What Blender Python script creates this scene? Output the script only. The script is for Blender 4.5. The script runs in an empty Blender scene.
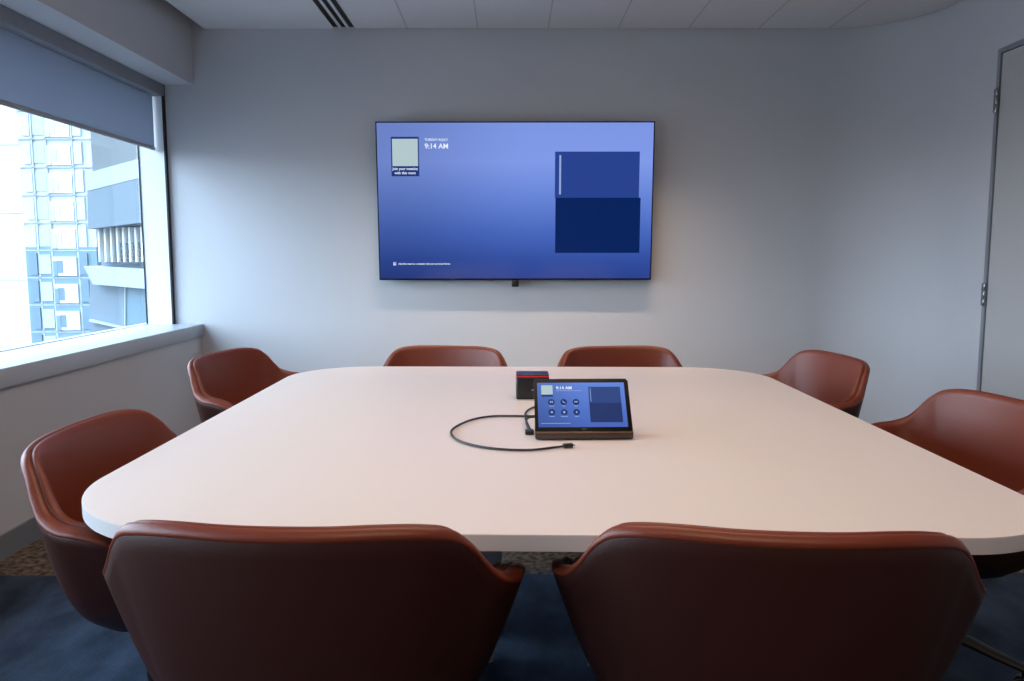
import bpy, bmesh, math, random
from mathutils import Vector, Matrix, Euler
random.seed(7)
C = bpy.context.scene.collection
PI = math.pi
R = math.radians

def lin(c):
    return tuple((x/255/12.92 if x/255 <= .04045 else ((x/255+.055)/1.055)**2.4) for x in c)

# ------------------------------------------------------------------ materials
def mat(name, col, rough=.5, metal=0.0, noise=None, bump=None, spec=.5, emit=None, es=0, sheen=0, coat=0):
    m = bpy.data.materials.new(name); m.use_nodes = True
    nt = m.node_tree; b = nt.nodes['Principled BSDF']
    c = lin(col)
    b.inputs['Base Color'].default_value = (*c, 1)
    b.inputs['Roughness'].default_value = rough
    b.inputs['Metallic'].default_value = metal
    b.inputs['Specular IOR Level'].default_value = spec
    if sheen: b.inputs['Sheen Weight'].default_value = sheen
    if coat: b.inputs['Coat Weight'].default_value = coat; b.inputs['Coat Roughness'].default_value = .25
    if emit:
        b.inputs['Emission Color'].default_value = (*lin(emit), 1); b.inputs['Emission Strength'].default_value = es
    tc = nt.nodes.new('ShaderNodeTexCoord')
    if noise:
        sc, amt = noise
        n = nt.nodes.new('ShaderNodeTexNoise'); n.inputs['Scale'].default_value = sc; n.inputs['Detail'].default_value = 6
        nt.links.new(tc.outputs['Object'], n.inputs['Vector'])
        r = nt.nodes.new('ShaderNodeMapRange'); r.inputs[3].default_value = 1-amt; r.inputs[4].default_value = 1+amt
        nt.links.new(n.outputs['Fac'], r.inputs[0])
        mx = nt.nodes.new('ShaderNodeVectorMath'); mx.operation = 'SCALE'; mx.inputs[0].default_value = c
        nt.links.new(r.outputs[0], mx.inputs['Scale']); nt.links.new(mx.outputs[0], b.inputs['Base Color'])
    if bump:
        sc, st = bump
        n = nt.nodes.new('ShaderNodeTexNoise'); n.inputs['Scale'].default_value = sc; n.inputs['Detail'].default_value = 4
        nt.links.new(tc.outputs['Object'], n.inputs['Vector'])
        bp = nt.nodes.new('ShaderNodeBump'); bp.inputs['Strength'].default_value = st; bp.inputs['Distance'].default_value = .002
        nt.links.new(n.outputs['Fac'], bp.inputs['Height']); nt.links.new(bp.outputs[0], b.inputs['Normal'])
    return m

M = {}
M['wall'] = mat('wall_paint', (196, 199, 204), .7, noise=(3, .012), bump=(220, .08))
M['bulk'] = mat('bulkhead_paint', (188, 190, 194), .75, noise=(3, .012))
M['rear'] = mat('rear_wall_paint', (60, 60, 62), .8, noise=(3, .02))
M['ceil'] = mat('ceiling_board', (212, 213, 216), .8, noise=(5, .015), bump=(300, .1))
M['gap'] = mat('shadow_gap', (38, 39, 42), .8, noise=(9, .05))
M['sill'] = mat('sill_laminate', (176, 182, 190), .35, noise=(4, .02))
M['frame'] = mat('window_aluminium', (222, 226, 230), .35, noise=(6, .02))
M['gasket'] = mat('black_gasket', (28, 30, 36), .6, noise=(6, .05))
M['base'] = mat('baseboard_paint', (118, 126, 134), .5, noise=(6, .03))
M['doorframe'] = mat('door_frame_metal', (140, 144, 152), .4, .2, noise=(6, .03))
M['door'] = mat('door_leaf_paint', (184, 184, 184), .6, noise=(3, .012))
M['steel'] = mat('brushed_steel', (160, 164, 170), .25, 1, noise=(60, .05))
M['table'] = mat('table_laminate', (224, 214, 208), .36, noise=(12, .01))
M['tedge'] = mat('table_edge_band', (205, 202, 202), .4, noise=(12, .02))
M['tleg'] = mat('table_leg_grey', (168, 176, 182), .4, noise=(6, .03))
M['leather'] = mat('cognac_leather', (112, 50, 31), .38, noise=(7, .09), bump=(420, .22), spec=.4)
M['leather_shaded'] = mat('cognac_leather_shaded', (52, 21, 15), .5, noise=(7, .08), bump=(420, .22), spec=.35)  # same leather, darkened: the shade on the chair backs is in the colour
M['piping'] = mat('dark_seam_thread', (66, 26, 22), .5, noise=(60, .05))
M['alu'] = mat('black_coated_metal', (16, 16, 18), .5, 0, noise=(30, .03))
M['black'] = mat('black_plastic', (20, 21, 24), .35, noise=(40, .05))
M['rubber'] = mat('black_rubber_cable', (26, 28, 34), .45, noise=(60, .08))
M['bronze'] = mat('bronze_aluminium', (138, 112, 96), .3, .85, noise=(60, .05))
M['gunmetal'] = mat('dark_bronze_grille', (84, 72, 68), .4, .7, noise=(200, .15))
M['tvblack'] = mat('tv_bezel_black', (6, 6, 8), .45, spec=.2, noise=(40, .05))
M['conn'] = mat('connector_metal', (180, 140, 110), .3, 1, noise=(60, .05))
M['ring'] = mat('red_status_light', (120, 10, 20), .4, emit=(225, 40, 50), es=.9, noise=(50, .02))
M['hubtop'] = mat('hub_top_navy', (34, 38, 62), .3, noise=(60, .06))
M['hubdot'] = mat('hub_red_symbol', (130, 20, 60), .4, emit=(170, 30, 80), es=.5, noise=(50, .02))
M['hubmark'] = mat('hub_grey_mark', (130, 132, 136), .4, noise=(50, .02))
M['grille'] = mat('diffuser_slot_dark', (12, 13, 15), .7, noise=(40, .05))
M['lamp'] = mat('lamp_diffuser', (240, 235, 225), .5, noise=(20, .01), emit=(255, 214, 180), es=1.5)

def blind_mat():
    m = mat('blind_fabric', (140, 148, 162), .85, noise=(2, .04))
    nt = m.node_tree; b = nt.nodes['Principled BSDF']
    tc = nt.nodes.new('ShaderNodeTexCoord')
    mp = nt.nodes.new('ShaderNodeMapping'); mp.inputs['Scale'].default_value = (1, 60, 900)
    nt.links.new(tc.outputs['Object'], mp.inputs[0])
    n = nt.nodes.new('ShaderNodeTexNoise'); n.inputs['Scale'].default_value = 1; nt.links.new(mp.outputs[0], n.inputs['Vector'])
    bp = nt.nodes.new('ShaderNodeBump'); bp.inputs['Strength'].default_value = .3; bp.inputs['Distance'].default_value = .002
    nt.links.new(n.outputs['Fac'], bp.inputs['Height']); nt.links.new(bp.outputs[0], b.inputs['Normal'])
    tr = nt.nodes.new('ShaderNodeBsdfTranslucent'); tr.inputs[0].default_value = (*lin((168, 174, 186)), 1)
    mx = nt.nodes.new('ShaderNodeMixShader'); mx.inputs[0].default_value = .45
    out = nt.nodes['Material Output']
    nt.links.new(b.outputs[0], mx.inputs[1]); nt.links.new(tr.outputs[0], mx.inputs[2]); nt.links.new(mx.outputs[0], out.inputs[0])
    return m
M['blind'] = blind_mat()
M['rail'] = mat('blind_bottom_rail', (150, 152, 156), .5, noise=(6, .03))
M['pelmet'] = mat('blind_pelmet', (128, 132, 138), .5, noise=(6, .03))

def glass_mat():
    m = bpy.data.materials.new('window_glass'); m.use_nodes = True
    nt = m.node_tree; nt.nodes.clear()
    out = nt.nodes.new('ShaderNodeOutputMaterial')
    t = nt.nodes.new('ShaderNodeBsdfTransparent'); t.inputs[0].default_value = (.93, .97, 1, 1)
    g = nt.nodes.new('ShaderNodeBsdfGlossy'); g.inputs['Roughness'].default_value = .02
    mx = nt.nodes.new('ShaderNodeMixShader')
    mx.inputs[0].default_value = .05; nt.links.new(t.outputs[0], mx.inputs[1]); nt.links.new(g.outputs[0], mx.inputs[2])
    nt.links.new(mx.outputs[0], out.inputs[0])
    return m
M['glass'] = glass_mat()

def floor_mat():
    m = mat('carpet_tiles', (60, 80, 110), .95, spec=.1)
    nt = m.node_tree; b = nt.nodes['Principled BSDF']; L = nt.links
    tc = nt.nodes.new('ShaderNodeTexCoord')
    sep = nt.nodes.new('ShaderNodeSeparateXYZ'); L.new(tc.outputs['Object'], sep.inputs[0])
    def noise(sc, det=6, stretch=None):
        n = nt.nodes.new('ShaderNodeTexNoise'); n.inputs['Scale'].default_value = sc; n.inputs['Detail'].default_value = det
        if stretch:
            mp = nt.nodes.new('ShaderNodeMapping'); mp.inputs['Scale'].default_value = stretch
            L.new(tc.outputs['Object'], mp.inputs[0]); L.new(mp.outputs[0], n.inputs['Vector'])
        else: L.new(tc.outputs['Object'], n.inputs['Vector'])
        return n
    def ramp(src, stops):
        r = nt.nodes.new('ShaderNodeValToRGB')
        r.color_ramp.elements[0].position = stops[0][0]; r.color_ramp.elements[0].color = (*lin(stops[0][1]), 1)
        r.color_ramp.elements[1].position = stops[1][0]; r.color_ramp.elements[1].color = (*lin(stops[1][1]), 1)
        L.new(src.outputs['Fac'], r.inputs[0]); return r
    bl = ramp(noise(5, 8, (1.4, .8, 1)), [(.3, (36, 45, 58)), (.72, (66, 79, 98))])
    tn = ramp(noise(38, 8), [(.36, (64, 56, 50)), (.68, (134, 118, 102))])
    fine = noise(210, 4)
    mr = nt.nodes.new('ShaderNodeMapRange'); mr.inputs[3].default_value = .4; mr.inputs[4].default_value = 1.6
    L.new(fine.outputs['Fac'], mr.inputs[0])
    gt = nt.nodes.new('ShaderNodeMath'); gt.operation = 'GREATER_THAN'; gt.inputs[1].default_value = 2.885
    L.new(sep.outputs[1], gt.inputs[0])
    mx = nt.nodes.new('ShaderNodeMix'); mx.data_type = 'RGBA'
    L.new(gt.outputs[0], mx.inputs[0]); L.new(bl.outputs[0], mx.inputs[6]); L.new(tn.outputs[0], mx.inputs[7])
    sc = nt.nodes.new('ShaderNodeVectorMath'); sc.operation = 'SCALE'
    L.new(mx.outputs[2], sc.inputs[0]); L.new(mr.outputs[0], sc.inputs['Scale']); L.new(sc.outputs[0], b.inputs['Base Color'])
    bp = nt.nodes.new('ShaderNodeBump'); bp.inputs['Strength'].default_value = .7; bp.inputs['Distance'].default_value = .004
    L.new(fine.outputs['Fac'], bp.inputs['Height']); L.new(bp.outputs[0], b.inputs['Normal'])
    return m
M['floor'] = floor_mat()

def screen_mat(name, H, W, stops, k=1.0):
    """a lit display: its own vertical colour gradient, glossy glass in front"""
    m = bpy.data.materials.new(name); m.use_nodes = True
    nt = m.node_tree; b = nt.nodes['Principled BSDF']; L = nt.links
    b.inputs['Base Color'].default_value = (.004, .004, .006, 1); b.inputs['Roughness'].default_value = .12
    tc = nt.nodes.new('ShaderNodeTexCoord'); sep = nt.nodes.new('ShaderNodeSeparateXYZ'); L.new(tc.outputs['Object'], sep.inputs[0])
    mr = nt.nodes.new('ShaderNodeMapRange'); mr.inputs[1].default_value = -H/2; mr.inputs[2].default_value = H/2
    L.new(sep.outputs[2], mr.inputs[0])
    r = nt.nodes.new('ShaderNodeValToRGB')
    while len(r.color_ramp.elements) < len(stops): r.color_ramp.elements.new(.5)
    for e, (p, c) in zip(r.color_ramp.elements, stops): e.position = p; e.color = (*lin(c), 1)
    L.new(mr.outputs[0], r.inputs[0])
    # the picture on the display is a little dimmer to its left edge
    mr2 = nt.nodes.new('ShaderNodeMapRange'); mr2.inputs[1].default_value = -W/2; mr2.inputs[2].default_value = W*.1
    mr2.inputs[3].default_value = .72*k; mr2.inputs[4].default_value = 1.0*k; mr2.interpolation_type = 'SMOOTHSTEP'
    L.new(sep.outputs[0], mr2.inputs[0])
    L.new(r.outputs[0], b.inputs['Emission Color']); L.new(mr2.outputs[0], b.inputs['Emission Strength'])
    return m
def flat_emit(name, col, k=1.0):
    return mat(name, (4, 4, 5), .12, emit=col, es=k, noise=(20, .01))

# ------------------------------------------------------------------ mesh helpers
class MB:
    def __init__(s): s.bm = bmesh.new()
    def box(s, x0, x1, y0, y1, z0, z1, bev=0, seg=2, mtx=None):
        vs = [s.bm.verts.new(Vector(p)) for p in ((x0,y0,z0),(x1,y0,z0),(x1,y1,z0),(x0,y1,z0),(x0,y0,z1),(x1,y0,z1),(x1,y1,z1),(x0,y1,z1))]
        fs = [s.bm.faces.new([vs[i] for i in f]) for f in ((0,3,2,1),(4,5,6,7),(0,1,5,4),(1,2,6,5),(2,3,7,6),(3,0,4,7))]
        geom = vs
        if bev:
            es = list({e for f in fs for e in f.edges})
            r = bmesh.ops.bevel(s.bm, geom=es, offset=bev, segments=seg, affect='EDGES', profile=.5)
            geom = list({v for v in r['verts']} | {v for v in vs if v.is_valid})
        if mtx:
            for v in geom: v.co = mtx @ v.co
        return s
    def prism(s, pts, z0, z1, axis='Z', bev=0):
        """extrude a polygon; pts are 2D in the plane across the axis"""
        def P(a, b, c):
            return Vector((a,b,c)) if axis == 'Z' else (Vector((c,a,b)) if axis == 'X' else Vector((a,c,b)))
        lo = [s.bm.verts.new(P(a,b,z0)) for a,b in pts]; hi = [s.bm.verts.new(P(a,b,z1)) for a,b in pts]
        n = len(pts); fs = [s.bm.faces.new(lo[::-1]), s.bm.faces.new(hi)]
        for i in range(n): fs.append(s.bm.faces.new((lo[i], lo[(i+1)%n], hi[(i+1)%n], hi[i])))
        if bev:
            es = [e for f in fs[:2] for e in f.edges]
            bmesh.ops.bevel(s.bm, geom=es, offset=bev, segments=2, affect='EDGES', profile=.5)
        return s
    def lathe(s, prof, c=(0,0,0), seg=24, axis='Z', mtx=None):
        rings = []
        for r, h in prof:
            ring = []
            for i in range(seg):
                a = 2*PI*i/seg
                if axis == 'Z': p = Vector((r*math.cos(a), r*math.sin(a), h))
                elif axis == 'X': p = Vector((h, r*math.cos(a), r*math.sin(a)))
                else: p = Vector((r*math.cos(a), h, r*math.sin(a)))
                p += Vector(c)
                if mtx: p = mtx @ p
                ring.append(s.bm.verts.new(p))
            rings.append(ring)
        for a, b in zip(rings, rings[1:]):
            for i in range(seg): s.bm.faces.new((a[i], a[(i+1)%seg], b[(i+1)%seg], b[i]))
        s.bm.faces.new(rings[0][::-1]); s.bm.faces.new(rings[-1])
        return s
    def tube(s, pts, r, seg=10, closed=False):
        pts = [Vector(p) for p in pts]; n = len(pts); rings = []
        for i, p in enumerate(pts):
            a = pts[(i-1)%n] if (closed or i) else p
            b = pts[(i+1)%n] if (closed or i < n-1) else p
            t = (b-a).normalized(); up = Vector((0,0,1)) if abs(t.z) < .95 else Vector((1,0,0))
            u = t.cross(up).normalized(); v = u.cross(t)
            rr = r[i] if isinstance(r, (list, tuple)) else r
            rings.append([s.bm.verts.new(p + rr*(math.cos(2*PI*k/seg)*u + math.sin(2*PI*k/seg)*v)) for k in range(seg)])
        m = n if closed else n-1
        for i in range(m):
            a, b = rings[i], rings[(i+1)%n]
            for k in range(seg): s.bm.faces.new((a[k], a[(k+1)%seg], b[(k+1)%seg], b[k]))
        if not closed: s.bm.faces.new(rings[0][::-1]); s.bm.faces.new(rings[-1])
        return s
    def build(s, name, m, parent=None, smooth=False, loc=None, rot=None):
        bmesh.ops.recalc_face_normals(s.bm, faces=s.bm.faces[:])
        me = bpy.data.meshes.new(name); s.bm.to_mesh(me); s.bm.free()
        me.materials.append(m)
        if smooth:
            for p in me.polygons: p.use_smooth = True
            try: me.set_sharp_from_angle(angle=R(38))
            except Exception: pass
        o = bpy.data.objects.new(name, me); C.objects.link(o)
        if parent: o.parent = parent
        if loc: o.location = loc
        if rot: o.rotation_euler = rot
        return o

def tag(o, label, cat, group=None, kind=None):
    o['label'] = label; o['category'] = cat
    if group: o['group'] = group
    if kind: o['kind'] = kind
    return o
def struct(o, label=None, cat=None):
    o['kind'] = 'structure'
    if label: o['label'] = label
    if cat: o['category'] = cat
    return o
def thing(name, loc, rz=0, label=None, cat=None, group=None):
    o = bpy.data.objects.new(name, None); C.objects.link(o); o.empty_display_size = .05
    o.location = loc; o.rotation_euler = (0,0,rz)
    if label: tag(o, label, cat, group)
    return o
def text(name, s, size, m, parent, loc, rot=(PI/2,0,0), align='LEFT', ext=.0004):
    cu = bpy.data.curves.new(name, 'FONT'); cu.body = s; cu.size = size; cu.align_x = align; cu.align_y = 'CENTER'
    cu.extrude = ext; cu.offset = size*.017
    t = bpy.data.objects.new(name, cu); C.objects.link(t)
    bpy.context.view_layer.update()
    me = bpy.data.meshes.new_from_object(t)
    bpy.data.objects.remove(t)
    me.materials.clear(); me.materials.append(m)
    o = bpy.data.objects.new(name, me); C.objects.link(o); o.parent = parent; o.location = loc; o.rotation_euler = rot
    return o
def catmull(P, n, closed=True):
    P = [Vector(p) for p in P]; out = []; N = len(P)
    for i in range(N if closed else N-1):
        if closed: p0,p1,p2,p3 = P[(i-1)%N],P[i],P[(i+1)%N],P[(i+2)%N]
        else: p0,p1,p2,p3 = P[max(i-1,0)],P[i],P[i+1],P[min(i+2,N-1)]
        for k in range(n):
            t = k/n
            out.append(.5*((2*p1)+(-p0+p2)*t+(2*p0-5*p1+4*p2-p3)*t*t+(-p0+3*p1-3*p2+p3)*t**3))
    if not closed: out.append(P[-1])
    return out

# ------------------------------------------------------------------ the room
XL, XR, YB, YF, ZC = -2.06, 2.60, 5.18, -1.7, 2.67
XG = -2.40                      # window glass plane
RC = .55                        # radius of the curved wall corner
T = .14
# floor
o = MB().box(XL-.5, XR+.4, YF-.2, YB+.2, -.12, 0).build('floor', M['floor']); struct(o, 'carpet tile floor, blue near the table and tan beyond', 'floor')
# back wall, with the curved corner into the right wall
pts = [(XG-.004, YB), (XR-RC, YB)]
arc = [(XR-RC+RC*math.sin(a), YB-RC+RC*math.cos(a)) for a in [PI/2*i/28 for i in range(1, 29)]]
inner = pts + arc
outer = [(XR+T, YB-RC), (XR+T, YB+T), (XG-.004, YB+T)]
o = MB().prism(inner+outer, 0, ZC+.2).build('wall_back', M['wall'], smooth=True); struct(o, 'pale painted back wall curving into the right wall', 'wall')
# right wall with the door opening
DY1, DY0, DZ = 4.262, 3.30, 2.308
w = MB().box(XR, XR+T, DY1, YB-RC, 0, ZC+.2).box(XR, XR+T, DY0, DY1, DZ, ZC+.2).box(XR, XR+T, YF, DY0, 0, ZC+.2)
struct(w.build('wall_right', M['wall']), 'pale painted right wall around the door', 'wall')
# front wall behind the viewer
struct(MB().box(XL-.5, XR+T, YF-T, YF, 0, ZC+.2).build('wall_front', M['rear']), 'dark wall behind the viewer', 'wall')
# left wall below the sill
w = MB().box(XL-.3, XL, -.3, YB, 0, .69).box(XL-.3, XL, YF, -.3, 0, ZC+.1)
struct(w.build('wall_left', M['wall']), 'low painted wall below the window sill', 'wall')
# bulkhead above the window
w = MB().box(XG-.25, -2.035, -.3, YB, 2.32, ZC+.24)
struct(w.build('trim_1', M['bulk']), 'painted bulkhead above the window', 'bulkhead')
# sill
w = MB().box(XG-.02, -2.041, -.3, YB, .69, .772, bev=.004)
struct(w.build('trim_2', M['sill'], smooth=True), 'deep grey window sill', 'window sill')
# baseboards
struct(MB().box(XL, XL+.012, YF, YB, 0, .1).build('baseboard_left', M['base']), 'grey baseboard below the window', 'baseboard')
bo = [(x, y) for x, y in inner if x > XL]; bo = [(XL+.012, YB)] + bo
bi = [(XL+.012, YB-.012), (XR-RC, YB-.012)] + [(XR-RC+(RC-.012)*math.sin(a), YB-RC+(RC-.012)*math.cos(a)) for a in [PI/2*i/28 for i in range(1, 29)]]
struct(MB().prism(bi + bo[::-1], 0, .1).build('baseboard_back', M['base'], smooth=True), 'grey baseboard along the back wall', 'baseboard')
struct(MB().box(XR-.012, XR, DY1, YB-RC, 0, .1).box(XR-.012, XR, YF, DY0, 0, .1).build('baseboard_right', M['base']), 'grey baseboard beside the door', 'baseboard')

# ceiling: plasterboard band, slot diffuser, tiles; a dark shadow gap follows the curved wall
XS0, XS1 = -1.130, -.975
g = .012
cin = [(XR-RC, YB-g)] + [(XR-RC+(RC-g)*math.sin(a), YB-RC+(RC-g)*math.cos(a)) for a in [PI/2*i/28 for i in range(1, 29)]]
o = MB().box(-1.955, XS0, YF, YB-.002, ZC, ZC+.04).prism([(XS1, YF), (XR-g, YF)] + cin[::-1] + [(XS1, YB-g)], ZC, ZC+.04).build('ceiling', M['ceil'])
struct(o, 'grey plasterboard and tiled ceiling', 'ceiling')
struct(MB().box(-2.04, XR+T, YF-T, YB+T, ZC+.12, ZC+.24).build('trim_3', M['gap']), 'dark slab above the ceiling', 'slab')
# joints between the ceiling tiles: thin recessed-looking strips set in the tile plane
for i in range(7):
    x = -.650 + .45*i
    ye = YB-.02
    struct(MB().box(x-.004, x+.004, YF, ye, ZC-.0015, ZC+.002).build('trim_%d' % (4+i), M['seam'] if 'seam' in M else M.setdefault('seam', mat('tile_joint', (182, 183, 187), .8, noise=(5, .02)))), 'joint between ceiling tiles', 'tile joint')
# slot diffuser
sd = thing('slot_diffuser', (0, 1.7, ZC), 0, 'long dark slot air diffuser running across the ceiling', 'air vent')
sd.location = ((XS0+XS1)/2, YB-.02, ZC)
wd = XS1-XS0; L_ = YB-.02-YF
MB().box(-wd/2, wd/2, -L_, 0, .006, .045).build('plenum', M['grille'], sd)
fr = MB()
for a, b in ((-wd/2, -wd/2+.008), (wd/2-.008, wd/2)): fr.box(a, b, -L_, 0, -.002, .03)
fr.build('frame', M['ceil'], sd)
for c0 in (-.0245, .0245): MB().box(c0-.0085, c0+.0085, -L_, 0, -.001, .0055).build('blade', M['ceil'], sd)

# ------------------------------------------------------------------ window
wn = bpy.data.objects.new('window_1', None); C.objects.link(wn); wn.location = (XG, 0, .772)
struct(wn, 'wide window along the left wall', 'window')
WT = 2.32-.772
f = MB().box(-.03, .0, -.3, YB, -.0, .006)                     # bottom
f.box(-.03, .0, -.3, YB, WT-.05, WT)
f.build('window_frame', M['frame'], wn)
MB().box(-.004, .165, YB-.03, YB-.001, 0, WT).build('jamb_panel', M['frame'], wn)
MB().box(.165, .175, YB-.033, YB-.001, 0, WT).build('gasket', M['gasket'], wn)
MB().box(-.004, .003, YB-.036, YB-.03, 0.006, WT-.05).build('gasket', M['gasket'], wn)
MB().box(-.03, .02, 2.02, 2.08, .02, WT-.05).build('mullion', M['frame'], wn)
MB().box(-.016, -.008, -.3, YB-.03, .004, WT-.05).build('glass_pane', M['glass'], wn)

# roller blind
bl = thing('roller_blind', (-2.28, 3.4, 2.32), 0, 'grey-blue roller blind pulled a quarter down over the window', 'blind')
MB().box(-.035, .055, 2.2-3.4, YB-.01-3.4, -.076, 0, bev=.003).build('pelmet', M['pelmet'], bl, smooth=True)
MB().box(-.012, -.009, 2.2-3.4, YB-.045-3.4, -.4, -.05).build('blind_fabric', M['blind'], bl)
MB().box(-.018, -.003, 2.2-3.4, YB-.042-3.4, -.42, -.396, bev=.004).build('bottom_rail', M['rail'], bl, smooth=True)
bl2 = thing('roller_blind', (-2.28, 0, 2.32), 0, 'second grey-blue roller blind nearer the viewer, out of the frame', 'blind')
MB().box(-.035, .055, -.29, 2.19, -.076, 0, bev=.003).build('pelmet', M['pelmet'], bl2, smooth=True)
MB().box(-.012, -.009, -.29, 2.17, -.4, -.05).build('blind_fabric', M['blind'], bl2)
MB().box(-.018, -.003, -.29, 2.17, -.42, -.396, bev=.004).build('bottom_rail', M['rail'], bl2, smooth=True)

# ------------------------------------------------------------------ door
dr = bpy.data.objects.new('door_1', None); C.objects.link(dr); dr.location = (XR, DY1, 0); struct(dr, 'pale door leaf in a slim grey metal frame', 'door')
DW = DY1-DY0; fw = .026
f = MB().box(-.004, .1, -fw, 0, 0, DZ, bev=.001).box(-.004, .1, -DW, -DW+fw, 0, DZ, bev=.001).box(-.004, .1, -DW+fw, -fw, DZ-fw, DZ, bev=.002)
f.build('door_frame', M['doorframe'], dr)
MB().box(.004, .055, -DW+fw+.003, -fw-.004, .006, DZ-fw-.003, bev=.002).build('door_leaf', M['door'], dr)
for z in (2.04, 1.01, .25):
    h = MB()
    for k in range(3): h.lathe([(.006, z-.065+k*.0435), (.0075, z-.063+k*.0435), (.0075, z-.025+k*.0435), (.006, z-.023+k*.0435)], (-.012, -fw-.002, 0), 14)
    h.box(-.014, .0, -fw-.0005, -fw+.022, z-.06, z+.06)
    h.build('hinge', M['steel'], dr, smooth=True)
hd = MB().tube([(-.0, -DW+.1, 1.0), (-.045, -DW+.1, 1.0), (-.055, -DW+.115, 1.0), (-.055, -DW+.22, 1.0)], .009, 10)
hd.lathe([(.026, .002), (.026, .012)], (0, -DW+.1, 1.0), 20, axis='X'); hd.build('door_handle', M['steel'], dr, smooth=True)

# ------------------------------------------------------------------ conference table
TX0, TX1, TY0, TY1, TZ = -.89, 1.035, 1.302, 3.360, .74
tcx, tcy = (TX0+TX1)/2, (TY0+TY1)/2
tb = thing('conference_table', (tcx, tcy, 0), 0, 'large off-white conference table with rounded corners in the middle of the room', 'table')
hx, hy = (TX1-TX0)/2, (TY1-TY0)/2
pl = []
for ux, uy, a0, rc in ((1, 1, 0, .31), (-1, 1, 90, .31), (-1, -1, 180, .34), (1, -1, 270, .24)):
    cx, cy = ux*(hx-rc), uy*(hy-rc)
    for i in range(25):
        a = R(a0 + 90*i/24); qx, qy = cx+rc*math.cos(a), cy+rc*math.sin(a); pl.append((qx, qy-.026*qx))
MB().prism(pl, TZ-.030, TZ, bev=.0015).build('tabletop', M['table'], tb, smooth=True)
pe = []
for x, y in pl: pe.append((x*1.0006, y*1.0006))
eb = MB().prism(pe, TZ-.0285, TZ-.0015)
eb.build('edge_band', M['tedge'], tb, smooth=True)
un = MB().box(-.5, .5, -.06, .06, TZ-.075, TZ-.03, bev=.004).box(-.06, .06, -.55, .55, TZ-.0745, TZ-.0305, bev=.004)
un.build('support_beam', M['tleg'], tb, smooth=True)
# four splayed blade legs around the middle
for sx, sy in ((-1,-1), (1,-1), (1,1), (-1,1)):
    ri = .155 if sx < 0 else .20
    prof = [(ri+.01, TZ-.075), (.42, TZ-.075)]
    prof += [(.42+.16*(t**2), (TZ-.075)*(1-t)+.0*t) for t in [i/10 for i in range(1, 11)]]
    prof += [(ri, 0.0)]
    prof += [(ri-.03*math.sin(PI*t)*(1 if sx < 0 else 0), (TZ-.075)*t) for t in [i/8 for i in range(1, 8)]]
    l = MB().prism(prof, -.02, .02, axis='Y', bev=.003)
    l.build('leg', M['tleg'], tb, smooth=True, rot=(0, 0, math.atan2(sy*.62, sx)))
MB().tube([(-.155, -.10, .0), (-.155, -.10, .35), (-.155, -.10, TZ-.03)], .008, 10).build('cable_conduit', M['rubber'], tb, smooth=True)

# ------------------------------------------------------------------ chairs
def rim_points():
    half = [(0, .262, .446), (.10, .260, .446), (.18, .248, .450), (.238, .216, .464), (.276, .172, .502), (.312, .122, .552),
            (.348, .068, .603), (.377, .010, .640), (.381, -.050, .658), (.373, -.104, .665), (.351, -.146, .682), (.329, -.172, .712), (.305, -.196, .752),
            (.276, -.222, .780), (.232, -.246, .792), (.166, -.266, .797), (.085, -.279, .797), (0, -.283, .797)]
    full = half + [(-x, y, z) for x, y, z in half[-2:0:-1]]
    return catmull(full, 5)
RIM = rim_points()
NR = len(RIM)
def centre(p):   # where inward offsets point to
    return Vector((0, max(-.05, min(.12, p.y)), p.z)) if False else Vector((0, .02, p.z))
TH = .036
def inward(i):
    a, b = RIM[(i-1) % NR], RIM[(i+1) % NR]
    t = Vector((b.x-a.x, b.y-a.y, 0)).normalized(); n = Vector((-t.y, t.x, 0))
    c = Vector((0, .02, 0)) - Vector((RIM[i].x, RIM[i].y, 0))
    return n if n.dot(c) > 0 else -n
INW = [inward(i) for i in range(NR)]
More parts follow.
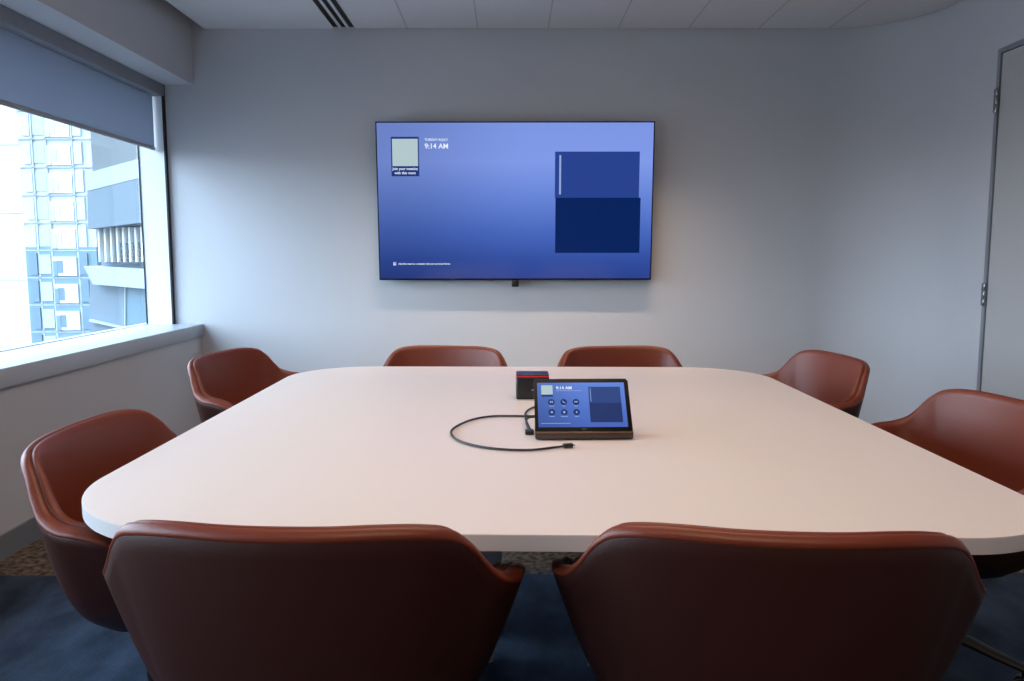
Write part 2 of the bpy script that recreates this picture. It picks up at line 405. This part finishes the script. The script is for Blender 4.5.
# smooth the inward directions
for _ in range(4): INW = [((INW[(i-1) % NR] + INW[i]*2 + INW[(i+1) % NR])).normalized() for i in range(NR)]
def smooth(a, b, x):
    t = max(0, min(1, (x-a)/(b-a))); return t*t*(3-2*t)
WID = [1+.75*smooth(-.24, -.08, p.y)*(1-smooth(.02, .18, p.y))*(1 if abs(p.x) > .2 else 0) for p in RIM]
for _ in range(3): WID = [(WID[(i-1) % NR]+2*WID[i]+WID[(i+1) % NR])/4 for i in range(NR)]
ZB = .346
def grid(bm, rows, cap=True):
    V = [[bm.verts.new(p) for p in r] for r in rows]
    for a, b in zip(V, V[1:]):
        n = len(a)
        for i in range(n): bm.faces.new((a[i], a[(i+1) % n], b[(i+1) % n], b[i]))
    if cap: bm.faces.new(V[-1])
    return V
def chair_meshes():
    # outer shell: seam groove -> over the lip -> down the outside -> bottom
    rows = []
    def lip(off, dz): return [RIM[i] + INW[i]*off*WID[i] + Vector((0, 0, dz)) for i in range(NR)]
    rr = [lip(TH*.52, -.007), lip(TH*.46, -.001), lip(TH*.34, .0025), lip(TH*.16, .0005), lip(TH*.02, -.006), lip(-TH*.04, -.011), lip(-TH*.02, -.0155), lip(TH*.06, -.018)]
    br = bmesh.new(); grid(br, rr, cap=False)
    rows.append(lip(TH*.06, -.014)); rows.append(lip(TH*.0, -.0185))
    K = 18
    for k in range(1, K+1):
        t = k/K; r = []
        for i in range(NR):
            p = RIM[i]; h0 = p.z-.0185; g_ = .66*t + .34*t**6
            s = 1-.42*g_; s2 = 1-(.24 if p.y < .02 else .14)*g_
            cy = .02
            r.append(Vector((p.x*s, cy+(p.y-cy)*s2, h0+(ZB+.022-h0)*t**.93)))
        rows.append(r)
    base = rows[-1]
    for s, dz in ((.94, -.012), (.86, -.018), (.7, -.022), (.4, -.022), (.15, -.022)):
        rows.append([Vector((p.x*s, .02+(p.y-.02)*s, ZB+.022+dz)) for p in base])
    bo = bmesh.new(); grid(bo, rows)
    # inner upholstery: seam groove -> over the lip -> inside -> seat
    rows = [lip(TH*.52, -.007), lip(TH*.58, -.001), lip(TH*.70, .002), lip(TH*.86, -.001), lip(TH*.98, -.009), lip(TH*1.02, -.02)]
    K = 18; top = rows[-1]
    for k in range(1, K+1):
        t = k/K; r = []
        for i in range(NR):
            p = top[i]; h0 = p.z; g_ = .62*t + .38*t**5
            s = 1-.38*g_; s2 = 1-(.25 if p.y < .02 else .10)*g_
            zs = min(.452, h0-.002)
            r.append(Vector((p.x*s, .02+(p.y-.02)*s2, h0+(zs-h0)*(1-(1-t)**1.15))))
        rows.append(r)
    base = rows[-1]
    for s, dz in ((.95, -.003), (.85, -.003), (.65, 0), (.4, .003), (.15, .004)):
        rows.append([Vector((p.x*s, .02+(p.y-.02)*s, .452+dz if abs(p.z-.452) < .001 else p.z*(s)+(.452+dz)*(1-s))) for p in base])
    bi = bmesh.new(); grid(bi, rows)
    return bo, bi, br
def finish(bm, name, m):
    mb = MB.__new__(MB); mb.bm = bm
    return mb
proto = thing('tub_chair', (0, 0, 0))
bo, bi, br = chair_meshes()
finish(bo, 'shell', None).build('outer_shell', M['leather_shaded'], proto, smooth=False)
finish(br, 'roll', None).build('rim_roll', M['leather'], proto, smooth=False)
finish(bi, 'pad', None).build('seat_upholstery', M['leather'], proto, smooth=False)
for o in proto.children:
    for p in o.data.polygons: p.use_smooth = True
MB().tube([RIM[i] + INW[i]*TH*.52*WID[i] + Vector((0, 0, -.0035)) for i in range(NR)], .0022, 6, closed=True).build('seam', M['piping'], proto, smooth=True)
MB().lathe([(.10, .334), (.10, .344)], (0, .02, 0), 28).lathe([(.032, .1), (.032, .24), (.022, .243), (.022, .338)], (0, .02, 0), 24).build('column', M['alu'], proto, smooth=True)
for k in range(4):
    a = R(45+90*k)
    mt = Matrix.Translation((0, .02, 0)) @ Matrix.Rotation(a, 4, 'Z')
    lb = MB()
    ppts = [(.02, 0, .125), (.12, 0, .118), (.20, 0, .098), (.275, 0, .080)]
    cs = catmull(ppts, 5, closed=False)
    rows = []
    for j, p in enumerate(cs):
        u = j/(len(cs)-1); wv, hv = .026-.008*u, .018-.007*u
        rows.append([mt @ (p + Vector((0, wv*math.cos(q), hv*math.sin(q)))) for q in [2*PI*z/14 for z in range(14)]])
    V = grid(lb.bm, rows); lb.bm.faces.new(V[0][::-1])
    leg = lb.build('leg', M['alu'], proto, smooth=True)
    cst = MB()
    for sd_ in (-.016, .016):
        mtx = mt @ Matrix.Translation((.27, sd_, .028))
        cst.lathe([(.018, -.010), (.026, -.008), (.028, -.003), (.028, .003), (.026, .008), (.018, .010)], (0, 0, 0), 20, axis='Y', mtx=mtx)
    cst.lathe([(.007, .03), (.007, .072)], (0, 0, 0), 10, mtx=mt @ Matrix.Translation((.27, 0, 0)))
    cst.box(.253, .287, -.007, .007, .028, .058, mtx=mt)
    cst.build('castor', M['black'], leg, smooth=True)

def copy_tree(o, parent=None):
    c = o.copy(); C.objects.link(c); c.parent = parent
    for ch in list(o.children): copy_tree(ch, c)
    return c
G = 'cognac leather tub chairs around the conference table'
CH = [  # x, y, facing degrees (0 = faces +y), label
    (-.352, 1.440, -3, 'leather tub chair seen from behind in the left foreground'),
    (.457, 1.412, -6, 'leather tub chair seen from behind in the right foreground'),
    (-.835, 1.925, -90, 'leather tub chair at the near left side of the table, below the window sill'),
    (-1.035, 3.36, -101, 'leather tub chair by the far left corner of the table, beside the window wall'),
    (-.325, 3.395, 171, 'leather tub chair behind the far table edge, left of the cube speaker'),
    (.530, 3.375, 187, 'leather tub chair behind the far table edge, right of the cube speaker'),
    (1.16, 3.26, 96, 'leather tub chair at the far right corner of the table'),
    (1.235, 2.21, 97, 'leather tub chair at the near right side of the table, cut by the photo edge'),
]
for i, (x, y, a, lab) in enumerate(CH):
    c = proto if i == 0 else copy_tree(proto)
    c.scale = (.91 if i in (4, 5) else (.98 if i == 1 else 1.0), 1, 1); c.location = (x, y, 0); c.rotation_euler = (0, 0, R(a)); tag(c, lab, 'chair', G)

# ------------------------------------------------------------------ television
TW, THT = 1.774, 1.005
tv = thing('television', (.0385, 5.071, 1.566), 0, 'large wall-mounted television showing a blue meeting screen with a clock', 'television')
tv.rotation_euler = (R(2.7), 0, R(-.2))
MB().box(-TW/2, TW/2, .0, .028, -THT/2, THT/2, bev=.002).build('bezel', M['tvblack'], tv, smooth=True)
MB().box(-TW/2+.25, TW/2-.25, .028, .05, -THT/2+.1, THT/2-.25, bev=.006).build('rear_housing', M['black'], tv, smooth=True)
MB().box(-.3, .3, .05, .074, -.12, .2, bev=.002).build('wall_bracket', M['black'], tv)
tvs = screen_mat('tv_display', THT, TW, [(0.0, (38, 62, 138)), (.14, (48, 78, 160)), (.32, (72, 104, 190)), (.55, (104, 134, 216)), (.75, (128, 154, 232)), (1.0, (124, 150, 228))])
b = .008
sc = MB().box(-TW/2+b, TW/2-b, -.0012, .001, -THT/2+b*1.3, THT/2-b).build('screen', tvs, tv)
def tvp(x, y):
    t = (y-122.7)/157.3; xl = 375.8+3.4*t; xr = 655-5.6*t
    return ((x-xl)/(xr-xl)-.5)*TW, (.5-t)*THT
E_ = {}
E_['dark1'] = flat_emit('display_slate_blue', (40, 66, 142)); E_['dark2'] = flat_emit('display_navy', (4, 34, 92))
E_['white'] = flat_emit('display_white', (232, 240, 255)); E_['pale'] = flat_emit('display_pale_tile', (178, 200, 204)); E_['navy'] = flat_emit('display_label_navy', (30, 56, 124))
E_['rule'] = flat_emit('display_rule', (150, 170, 220))
def quad(nm, x0, y0, x1, y1, m, parent, off, fn):
    a, d = fn(x0, y0); c, e = fn(x1, y1)
    return MB().box(min(a,c), max(a,c), -off-.0004, -off+.0004, min(d,e), max(d,e)).build(nm, m, parent)
quad('calendar_panel', 555, 152, 638, 197.3, E_['dark1'], sc, .0016, tvp)
quad('calendar_panel', 555, 197.3, 638, 252.5, E_['dark2'], sc, .0016, tvp)
quad('panel_rule', 559.2, 155.5, 560.4, 194, E_['rule'], sc, .0024, tvp)
quad('code_card', 391.3, 137.5, 419.6, 176, E_['navy'], sc, .0016, tvp)
quad('code_blank', 392.5, 139.5, 418.4, 166, E_['pale'], sc, .0024, tvp)
def tvtext(s, x, y, size, al='LEFT', nm='lettering'):
    u, v = tvp(x, y); text(nm, s, size, E_['white'], sc, (u, -.003, v), align=al)
tvtext('TUESDAY 8 JULY', 425, 140.4, .020)
tvtext('9:14 AM', 425, 146.8, .044)
tvtext('Join your meeting', 405.5, 168.7, .0225, 'CENTER')
tvtext('with this room', 405.5, 172.8, .0225, 'CENTER')
tvtext('Add this room to a meeting with your personal device', 398.3, 263.4, .0152)
u, v = tvp(394.8, 263.2)
MB().box(u-.010, u+.006, -.0028, -.002, v-.011, v+.009).build('share_icon', E_['white'], sc)
MB().box(u-.0065, u+.0085, -.0034, -.003, v-.006, v+.011).build('share_icon', E_['rule'], sc)
MB().box(-.0+.012, .046+.012, .0, .03, -THT/2-.045, -THT/2, bev=.004).build('infrared_receiver', M['black'], tv, smooth=True, loc=(-.035, .0, 0))

# ------------------------------------------------------------------ touch controller on the table
tp = thing('touch_controller', (.196, 1.998, TZ+.0005), R(1.0), 'black touch-screen meeting controller with a bronze front bar on the table', 'touch controller')
HW = .1285
tp.scale = (1.0, 1.02, 1.02)
side = [(0, .002), (0, .018), (.004, .022), (.098, .139), (.108, .142), (.114, .136), (.085, .012), (.085, .0)]
# side profile is (y, z)
bd = MB().prism(side, -HW+.003, HW-.003, axis='X', bev=.0015); bd.build('body', M['tvblack'], tp, smooth=True)
MB().box(-HW, HW, -.004, .004, .0045, .019, bev=.0015).build('front_grille', M['gunmetal'], tp, smooth=True)
MB().box(-HW, HW, -.0045, .006, .019, .0222, bev=.0008).build('bronze_strip', M['bronze'], tp, smooth=True)
sl = math.atan2(.117, .094)     # slope of the screen
SL = math.hypot(.117, .094)
scr = thing('x', (0, 0, 0))
bpy.data.objects.remove(scr)
gl = MB().box(-HW, HW, -.001, .003, -SL/2, SL/2, bev=.0012).build('screen_glass', M['tvblack'], tp, smooth=True, loc=(0, .051, .0805), rot=(-(PI/2-sl), 0, 0))
PW, PH = .236, .131
tps = screen_mat('controller_display', PH, PW, [(0, (70, 100, 180)), (.4, (80, 114, 198)), (1, (98, 134, 216))])
ds = MB().box(-PW/2, PW/2, -.0006, .0006, -PH/2, PH/2).build('display', tps, gl, loc=(-.0015, -.0018, .0015))
# picture frame of the display in photograph zoom coordinates
def tpp(x, y):   # x,y 0..1 across the display
    return (x-.5)*PW, (.5-y)*PH
def tq(nm, x0, y0, x1, y1, m, off=.0008): return quad(nm, x0, y0, x1, y1, m, ds, off, tpp)
tq('calendar_panel', .585, .10, .95, .47, flat_emit('controller_slate', (46, 70, 128)))
tq('calendar_panel', .585, .47, .95, .90, flat_emit('controller_navy', (34, 52, 104)))
tq('panel_rule', .603, .14, .609, .44, E_['rule'], .0016)
tq('code_card', .045, .065, .175, .32, E_['navy'])
tq('code_blank', .045, .065, .175, .275, E_['pale'], .0016)
u, v = tpp(.215, .125); text('lettering', '9:14 AM', .0125, E_['white'], ds, (u, -.0012, v), ext=.0002)
tq('text_line', .215, .182, .50, .190, E_['rule'])
tq('text_line', .03, .915, .36, .925, E_['rule'])
bt = flat_emit('controller_button', (30, 50, 106)); ic = flat_emit('controller_icon', (150, 178, 226))
icons = []
for j, yy in enumerate((.445, .675)):
    for i, xx in enumerate((.155, .295, .435)):
        u, v = tpp(xx-.0+j*.0, yy)
        bu = MB().lathe([(.0088, -.0012), (.0088, -.0004)], (0, 0, 0), 28, axis='Y').build('button', bt, ds, loc=(u, 0, v))
        m_ = MB()
        if (i, j) == (0, 0): m_.box(-.0038, -.0008, -.0018, -.0014, -.0028, .0028).box(.0008, .0038, -.0018, -.0014, -.0028, .0028)
        elif (i, j) == (1, 0): m_.tube([(-.003, -.0016, .003), (-.001, -.0016, -.0005), (.0035, -.0016, -.003)], .0011, 6)
        elif (i, j) == (2, 0): m_.box(-.0042, .0042, -.0018, -.0014, -.0016, .002)
        elif (i, j) == (0, 1): m_.box(-.003, .003, -.0018, -.0014, -.0025, .0025)
        elif (i, j) == (1, 1): m_.box(-.0028, .0028, -.0018, -.0014, -.003, .003)
        else: m_.lathe([(.0024, -.0018), (.0024, -.0014)], (0, 0, 0), 16, axis='Y')
        m_.build('icon', ic, bu)
        wl = ((.007, .004, .005), (.007, .0095, .0055))[j][i]
        MB().box(-wl, wl, -.0012, -.0006, -.0128, -.0112).build('caption_bar', E_['rule'], bu)
MB().box(-.006, .006, -.0016, -.001, -.0006, .0006).build('brand_mark', M['hubmark'], gl, loc=(0, 0, -SL/2+.006))

# ------------------------------------------------------------------ cube speaker
hb = thing('speaker_cube', (.078, 2.622, TZ+.0005), R(0), 'small black cube speaker with a thin red light line, behind the touch controller', 'speaker')
MB().box(-.056, .056, -.045, .045, 0, .0765, bev=.006, seg=3).build('body', M['black'], hb, smooth=True)
MB().box(-.0555, .0555, -.0452, .0452, .0762, .0780, bev=.0006).build('light_line', M['ring'], hb, smooth=True)
MB().box(-.055, .055, -.044, .044, .0778, .0845, bev=.004, seg=3).build('top_cap', M['hubtop'], hb, smooth=True)
MB().lathe([(.005, .0842), (.005, .085)], (0, -.03, 0), 16).build('button', M['hubdot'], hb)
for sx in (-.024, .024): MB().lathe([(.0035, .0842), (.0035, .085)], (sx, -.03, 0), 16).build('button', M['hubmark'], hb)
MB().box(-.004, .004, -.0458, -.045, .030, .035).build('front_mark', M['hubmark'], hb)

# ------------------------------------------------------------------ cables
def cable(name, pts, r, label, n=12):
    cs = catmull([(x, y, TZ+z) for x, y, z in pts], n, closed=False)
    o = MB().tube(cs, r, 10).build(name, M['rubber'], smooth=True)
    return o
c1 = thing('charging_cable', (0, 0, 0), 0, 'black cable looping left across the table and ending in a small plug', 'cable')
pts = [(.105, 2.30, .0045), (.062, 2.294, .0045), (.0, 2.297, .0045), (-.06, 2.292, .0045), (-.112, 2.250, .0045), (-.152, 2.165, .0045), (-.165, 2.085, .0045), (-.143, 1.995, .0045), (-.09, 1.928, .0045), (-.024, 1.893, .0045), (.045, 1.886, .0045), (.105, 1.909, .005), (.128, 1.917, .0058)]
c1.location = (.006, -.008, TZ)
co = MB().tube(catmull([(x, y, z) for x, y, z in pts], 10, closed=False), .0031, 10).build('cord', M['rubber'], c1, smooth=True)
ax = Vector((.026, .008, 0)).normalized(); ang = math.atan2(ax.y, ax.x)
mt = Matrix.Translation((.128, 1.917, .0068)) @ Matrix.Rotation(ang, 4, 'Z')
MB().box(0, .026, -.0062, .0062, -.0055, .0055, bev=.003, seg=3, mtx=mt).build('plug', M['black'], c1, smooth=True)
MB().box(.026, .032, -.004, .004, -.0013, .0013, bev=.001, mtx=mt).build('connector', M['conn'], c1, smooth=True)
c2 = thing('controller_cable', (0, 0, TZ), 0, 'black cable dropping behind the touch controller into a plug at its left side', 'cable')
MB().tube(catmull([(.11, 2.47, .004), (.075, 2.42, .004), (.055, 2.33, .012), (.046, 2.23, .02), (.048, 2.14, .018), (.056, 2.09, .009), (.06, 2.075, .006)], 8, closed=False), .0034, 10).build('cord', M['rubber'], c2, smooth=True)
MB().tube(catmull([(.075, 2.20, .02), (.055, 2.19, .02), (.047, 2.15, .016), (.052, 2.10, .008), (.058, 2.085, .006)], 6, closed=False), .003, 8).build('cord', M['rubber'], c2, smooth=True)
MB().box(.042, .066, 2.055, 2.085, .0006, .0116, bev=.003, seg=3).build('plug', M['black'], c2, smooth=True)

# ------------------------------------------------------------------ ceiling lights (above and in front of the picture's top edge)
def lamp(x, y, lx, ly, power, spread, label, col=(1, .72, .50)):
    t = thing('ceiling_light', (x, y, ZC), 0, label, 'ceiling light', 'recessed linear ceiling lights')
    f = MB()
    f.box(-lx/2-.02, lx/2+.02, -ly/2-.02, -ly/2, -.006, 0).box(-lx/2-.02, lx/2+.02, ly/2, ly/2+.02, -.006, 0)
    f.box(-lx/2-.02, -lx/2, -ly/2, ly/2, -.006, 0).box(lx/2, lx/2+.02, -ly/2, ly/2, -.006, 0)
    f.build('frame', M['frame'], t)
    MB().box(-lx/2, lx/2, -ly/2, ly/2, -.003, 0).build('diffuser', M['lamp'], t)
    la = bpy.data.lights.new('lamp', 'AREA'); la.shape = 'RECTANGLE'; la.size = lx; la.size_y = ly; la.energy = power; la.color = col; la.spread = R(spread)
    lo = bpy.data.objects.new('lamp', la); C.objects.link(lo); lo.parent = t; lo.location = (0, 0, -.008)
    return t
lamp(.2, 4.46, 2.05, .04, 18, 76, 'linear ceiling light nearest the television wall')
lamp(.1, 3.05, 1.7, .08, 12, 165, 'linear ceiling light over the far half of the table')
lamp(.1, 1.75, 1.7, .08, 15, 165, 'linear ceiling light over the near half of the table')
lamp(.1, -.6, 1.7, .08, 30, 165, 'linear ceiling light behind the viewer')

# ------------------------------------------------------------------ outside
F_ = {}
F_['white'] = mat('white_cladding', (225, 226, 224), .8, noise=(.3, .02))
F_['joint'] = mat('cladding_joint', (212, 214, 214), .8, noise=(.3, .02))
F_['curtain'] = mat('pale_curtain_wall', (190, 200, 206), .5, noise=(.05, .06))
F_['teal'] = mat('teal_curtain_wall', (112, 142, 158), .5, noise=(.08, .08))
F_['pane'] = mat('blue_grey_pane', (108, 134, 150), .3, noise=(.2, .15))
F_['panel'] = mat('bright_spandrel', (226, 230, 230), .7, noise=(.3, .02))
F_['grey'] = mat('blue_grey_panel', (120, 136, 148), .6, noise=(.15, .05))
F_['lgrey'] = mat('light_blue_panel', (178, 188, 198), .6, noise=(.15, .03))
F_['dark'] = mat('dark_ribbed_tower', (112, 130, 150), .6, noise=(.3, .2))
F_['slat'] = mat('dark_louvre', (112, 124, 130), .6, noise=(.5, .15))

def px(x, y, Y):      # the point in the world plane y = Y met by the sight line through (x, y) of the frame
    f = 777.9; pi_, ya, ro = R(6.198), R(.1937), R(-.0567)
    fwv = Vector((math.sin(ya)*math.cos(pi_), math.cos(ya)*math.cos(pi_), -math.sin(pi_)))
    r = Vector((math.cos(ya), -math.sin(ya), 0)); u_ = r.cross(fwv)
    r, u_ = math.cos(ro)*r + math.sin(ro)*u_, -math.sin(ro)*r + math.cos(ro)*u_
    d = fwv*f + r*(x-512) + u_*(340.5-y); t = Y/d.y
    return d.x*t, 1.22 + d.z*t

# white building at the far left
A = thing('white_office_building', (-24.0, 40, -35), 0, 'brilliant white clad building filling the left edge of the window view', 'building')
x1, _ = px(24, 230, 40); x1 += 24
MB().prism([(-22, 0), (x1, 0), (x1-11.5, 16), (-22, 16)], 0, 62).build('wall', F_['white'], A)
jm = MB()
for k in range(18): jm.box(-22, x1+.02, -.04, .0, 3.4*k+1, 3.4*k+1.12)
jm.build('cladding_joints', F_['joint'], A)
# tall curtain wall tower, with a paler upper storey block
YT = 95
xa, _ = px(16, 230, YT); xb, _ = px(96, 230, YT)
B = thing('glass_tower', ((xa+xb)/2, YT, -60), 0, 'tall pale blue glass tower with columns of bright windows, seen through the window', 'building')
hw_ = (xb-xa)/2
def tz(y): return px(60, y, YT)[1]+60
MB().box(-hw_, hw_, 0, 14, tz(247), 110).build('upper_wall', F_['curtain'], B)
MB().box(-hw_-.0, hw_+.0, -.15, 14, 0, tz(247)).build('lower_wall', F_['teal'], B)
def bx(x): return px(x, 230, YT)[0] - (xa+xb)/2
fl = 27*YT/777.9
zw0 = tz(263)
hl = MB()
for k in range(-6, 8):
    z = zw0+k*fl; up = z > tz(247)-1
    fy = -.0 if up else -.15
    f = MB().box(bx(53), bx(76), fy-.25, fy, z-1.55, z+.75).build('window', F_['panel'], B)
    MB().box(bx(57), bx(62.5), fy-.30, fy-.25, z-1.2, z+.3).build('pane', F_['curtain'] if up else F_['pane'], f)
    MB().box(bx(53), bx(57), fy-.32, fy-.25, z-1.55, z+.25).build('pane', F_['curtain'] if up else F_['teal'], f)
    for a, b_ in ((29, 36.5), (79, 87)):
        MB().box(bx(a), bx(b_), fy-.2, fy, z-1.4, z+1.2).build('dark_window', F_['curtain'] if up else F_['pane'], B)
    MB().box(bx(39), bx(50), fy-.12, fy, z-1.3, z+1.0).build('dark_window', F_['lgrey'], B)
    hl.box(-hw_, hw_, -.2, -.05, z+1.45, z+1.57)
for q in (38, 51.5, 77.5): hl.box(bx(q)-.1, bx(q)+.1, -.2, -.05, 0, 105)
hl.build('mullions', F_['lgrey'], B)
# dark ribbed tower and a white ribbed building further back
YD = 130
xa, _ = px(86, 150, YD); xb, _ = px(105, 150, YD)
D = thing('ribbed_tower', ((xa+xb)/2, YD, -60), 0, 'slim blue-grey ribbed tower in the distance right of the glass tower', 'building')
MB().box(-(xb-xa)/2, (xb-xa)/2, 0, 8, 0, 130).build('wall', F_['dark'], D)
for k in range(36): MB().box(-(xb-xa)/2-.1, (xb-xa)/2, -.3, 0, 55+k*1.3, 55+k*1.3+.35).build('rib', F_['lgrey'], D)
MB().box(-(xb-xa)/2-.2, -(xb-xa)/2+1.1, -.4, 0, 0, 131).build('corner_strip', F_['white'], D)
YW = 115
xa, _ = px(104, 150, YW); xb, _ = px(175, 150, YW)
W = thing('striped_office_block', ((xa+xb)/2, YW, -60), 0, 'white office block with vertical stripes above the grey podium', 'building')
MB().box(-(xb-xa)/2, (xb-xa)/2, 0, 8, 0, 120).build('wall', F_['white'], W)
for k in range(9): MB().box(-(xb-xa)/2+.5+k*1.15, -(xb-xa)/2+.9+k*1.15, -.25, 0, 40, 119).build('stripe', F_['lgrey'], W)
# grey podium building close by: stacked bands, its own left flank going back
YP = 40
P = thing('podium_building', (*px(118, 250, YP)[:1], YP, 0), 0, 'grey-blue podium building with a louvred band and sloping edges, beside the window frame', 'building')
ox = P.location.x
def pp(x, y): a, b_ = px(x, y, YP); return (a-ox, b_)
def band(nm, pts, m, y0=0, y1=9): return MB().prism([pp(*q) for q in pts], y0, y1, axis='Y').build(nm, m, P)
band('top_band', [(87, 173), (170, 150), (170, 170), (87, 191)], F_['lgrey'])
band('upper_panel', [(87, 191), (170, 170), (170, 219), (88, 229)], F_['grey'], .02)
band('louvre_recess', [(88, 229), (170, 219), (170, 271), (89, 266)], F_['grey'], 1.2)
band('sloped_band', [(89, 266), (170, 271), (170, 290), (98, 284)], F_['lgrey'], -.5)
band('lower_panel', [(89, 268), (98, 284), (125, 285.5), (125, 400), (89, 400)], F_['grey'], .05)
band('lower_panel', [(125.8, 285.5), (170, 290), (170, 400), (125.8, 400)], F_['teal'], .02)
band('ledge', [(92, 319), (128, 327), (128, 329), (92, 321)], F_['lgrey'], -.3, .02)
for k in range(9):
    x = 92+k*6.2
    band('fin', [(x, 227), (x+1.8, 227), (x+3.2, 262), (x+1.6, 262)], F_['white'], .5, 1.15)
for k in range(7): band('louvre', [(110, 243+k*3.1), (168, 242+k*3.4), (168, 243.4+k*3.4), (110, 244.3+k*3.1)], F_['slat'], .7, 1.1)
band('panel_joint', [(124.9, 286), (125.8, 286), (125.8, 400), (124.9, 400)], F_['lgrey'], -.05, .05)

# ------------------------------------------------------------------ daylight
wd_ = bpy.data.worlds.new('sky'); bpy.context.scene.world = wd_; wd_.use_nodes = True
nt = wd_.node_tree; bg = nt.nodes['Background']
tc = nt.nodes.new('ShaderNodeTexCoord'); sep = nt.nodes.new('ShaderNodeSeparateXYZ'); nt.links.new(tc.outputs['Generated'], sep.inputs[0])
rp = nt.nodes.new('ShaderNodeValToRGB')      # dim ground below the horizon, pale blue sky above it
els = rp.color_ramp.elements
els[0].position = .485; els[0].color = (.16, .19, .22, 1); els[1].position = .515; els[1].color = (.76, .88, 1, 1)
e = els.new(.8); e.color = (.62, .80, 1, 1)
mr = nt.nodes.new('ShaderNodeMapRange'); mr.inputs[1].default_value = -1; mr.inputs[2].default_value = 1
nt.links.new(sep.outputs[2], mr.inputs[0]); nt.links.new(mr.outputs[0], rp.inputs[0]); nt.links.new(rp.outputs[0], bg.inputs[0])
dt = nt.nodes.new('ShaderNodeVectorMath'); dt.operation = 'DOT_PRODUCT'       # the sky is brightest around the veiled sun
dt.inputs[1].default_value = Vector((-.86, .20, .47)).normalized()
nt.links.new(tc.outputs['Generated'], dt.inputs[0])
SKY = 11
m2 = nt.nodes.new('ShaderNodeMapRange'); m2.inputs[1].default_value = -.3; m2.inputs[2].default_value = .8
m2.inputs[3].default_value = .10*SKY; m2.inputs[4].default_value = SKY; m2.interpolation_type = 'SMOOTHSTEP'
nt.links.new(dt.outputs['Value'], m2.inputs[0]); nt.links.new(m2.outputs[0], bg.inputs[1])
su = bpy.data.lights.new('sun', 'SUN'); su.energy = .6; su.angle = R(1); su.color = (1, .96, .9)
so = bpy.data.objects.new('sun', su); C.objects.link(so)
so.rotation_euler = Vector((-.45, .75, -.55)).to_track_quat('-Z', 'Y').to_euler()
so.location = (10, -20, 30)
# ------------------------------------------------------------------ camera
cam = bpy.data.cameras.new('camera'); cam.sensor_fit = 'HORIZONTAL'; cam.sensor_width = 36; cam.lens = 36*777.9/1024
cam.clip_end = 500; cam.clip_start = .05
co_ = bpy.data.objects.new('camera', cam); C.objects.link(co_)
pi_, ya, ro = R(6.198), R(.1937), R(-.0567)
fwv = Vector((math.sin(ya)*math.cos(pi_), math.cos(ya)*math.cos(pi_), -math.sin(pi_)))
r = Vector((math.cos(ya), -math.sin(ya), 0)); u_ = r.cross(fwv)
r, u_ = math.cos(ro)*r + math.sin(ro)*u_, -math.sin(ro)*r + math.cos(ro)*u_
co_.matrix_world = Matrix(((r.x, u_.x, -fwv.x, 0), (r.y, u_.y, -fwv.y, 0), (r.z, u_.z, -fwv.z, 1.22), (0, 0, 0, 1)))
S = bpy.context.scene; S.camera = co_
S.view_settings.view_transform = 'Standard'; S.view_settings.look = 'None'; S.view_settings.gamma = 1
S.view_settings.use_curve_mapping = False; S.view_settings.exposure = 0
S.cycles.use_denoising = True
S.cycles.max_bounces = 10; S.cycles.diffuse_bounces = 6; S.cycles.sample_clamp_indirect = 6
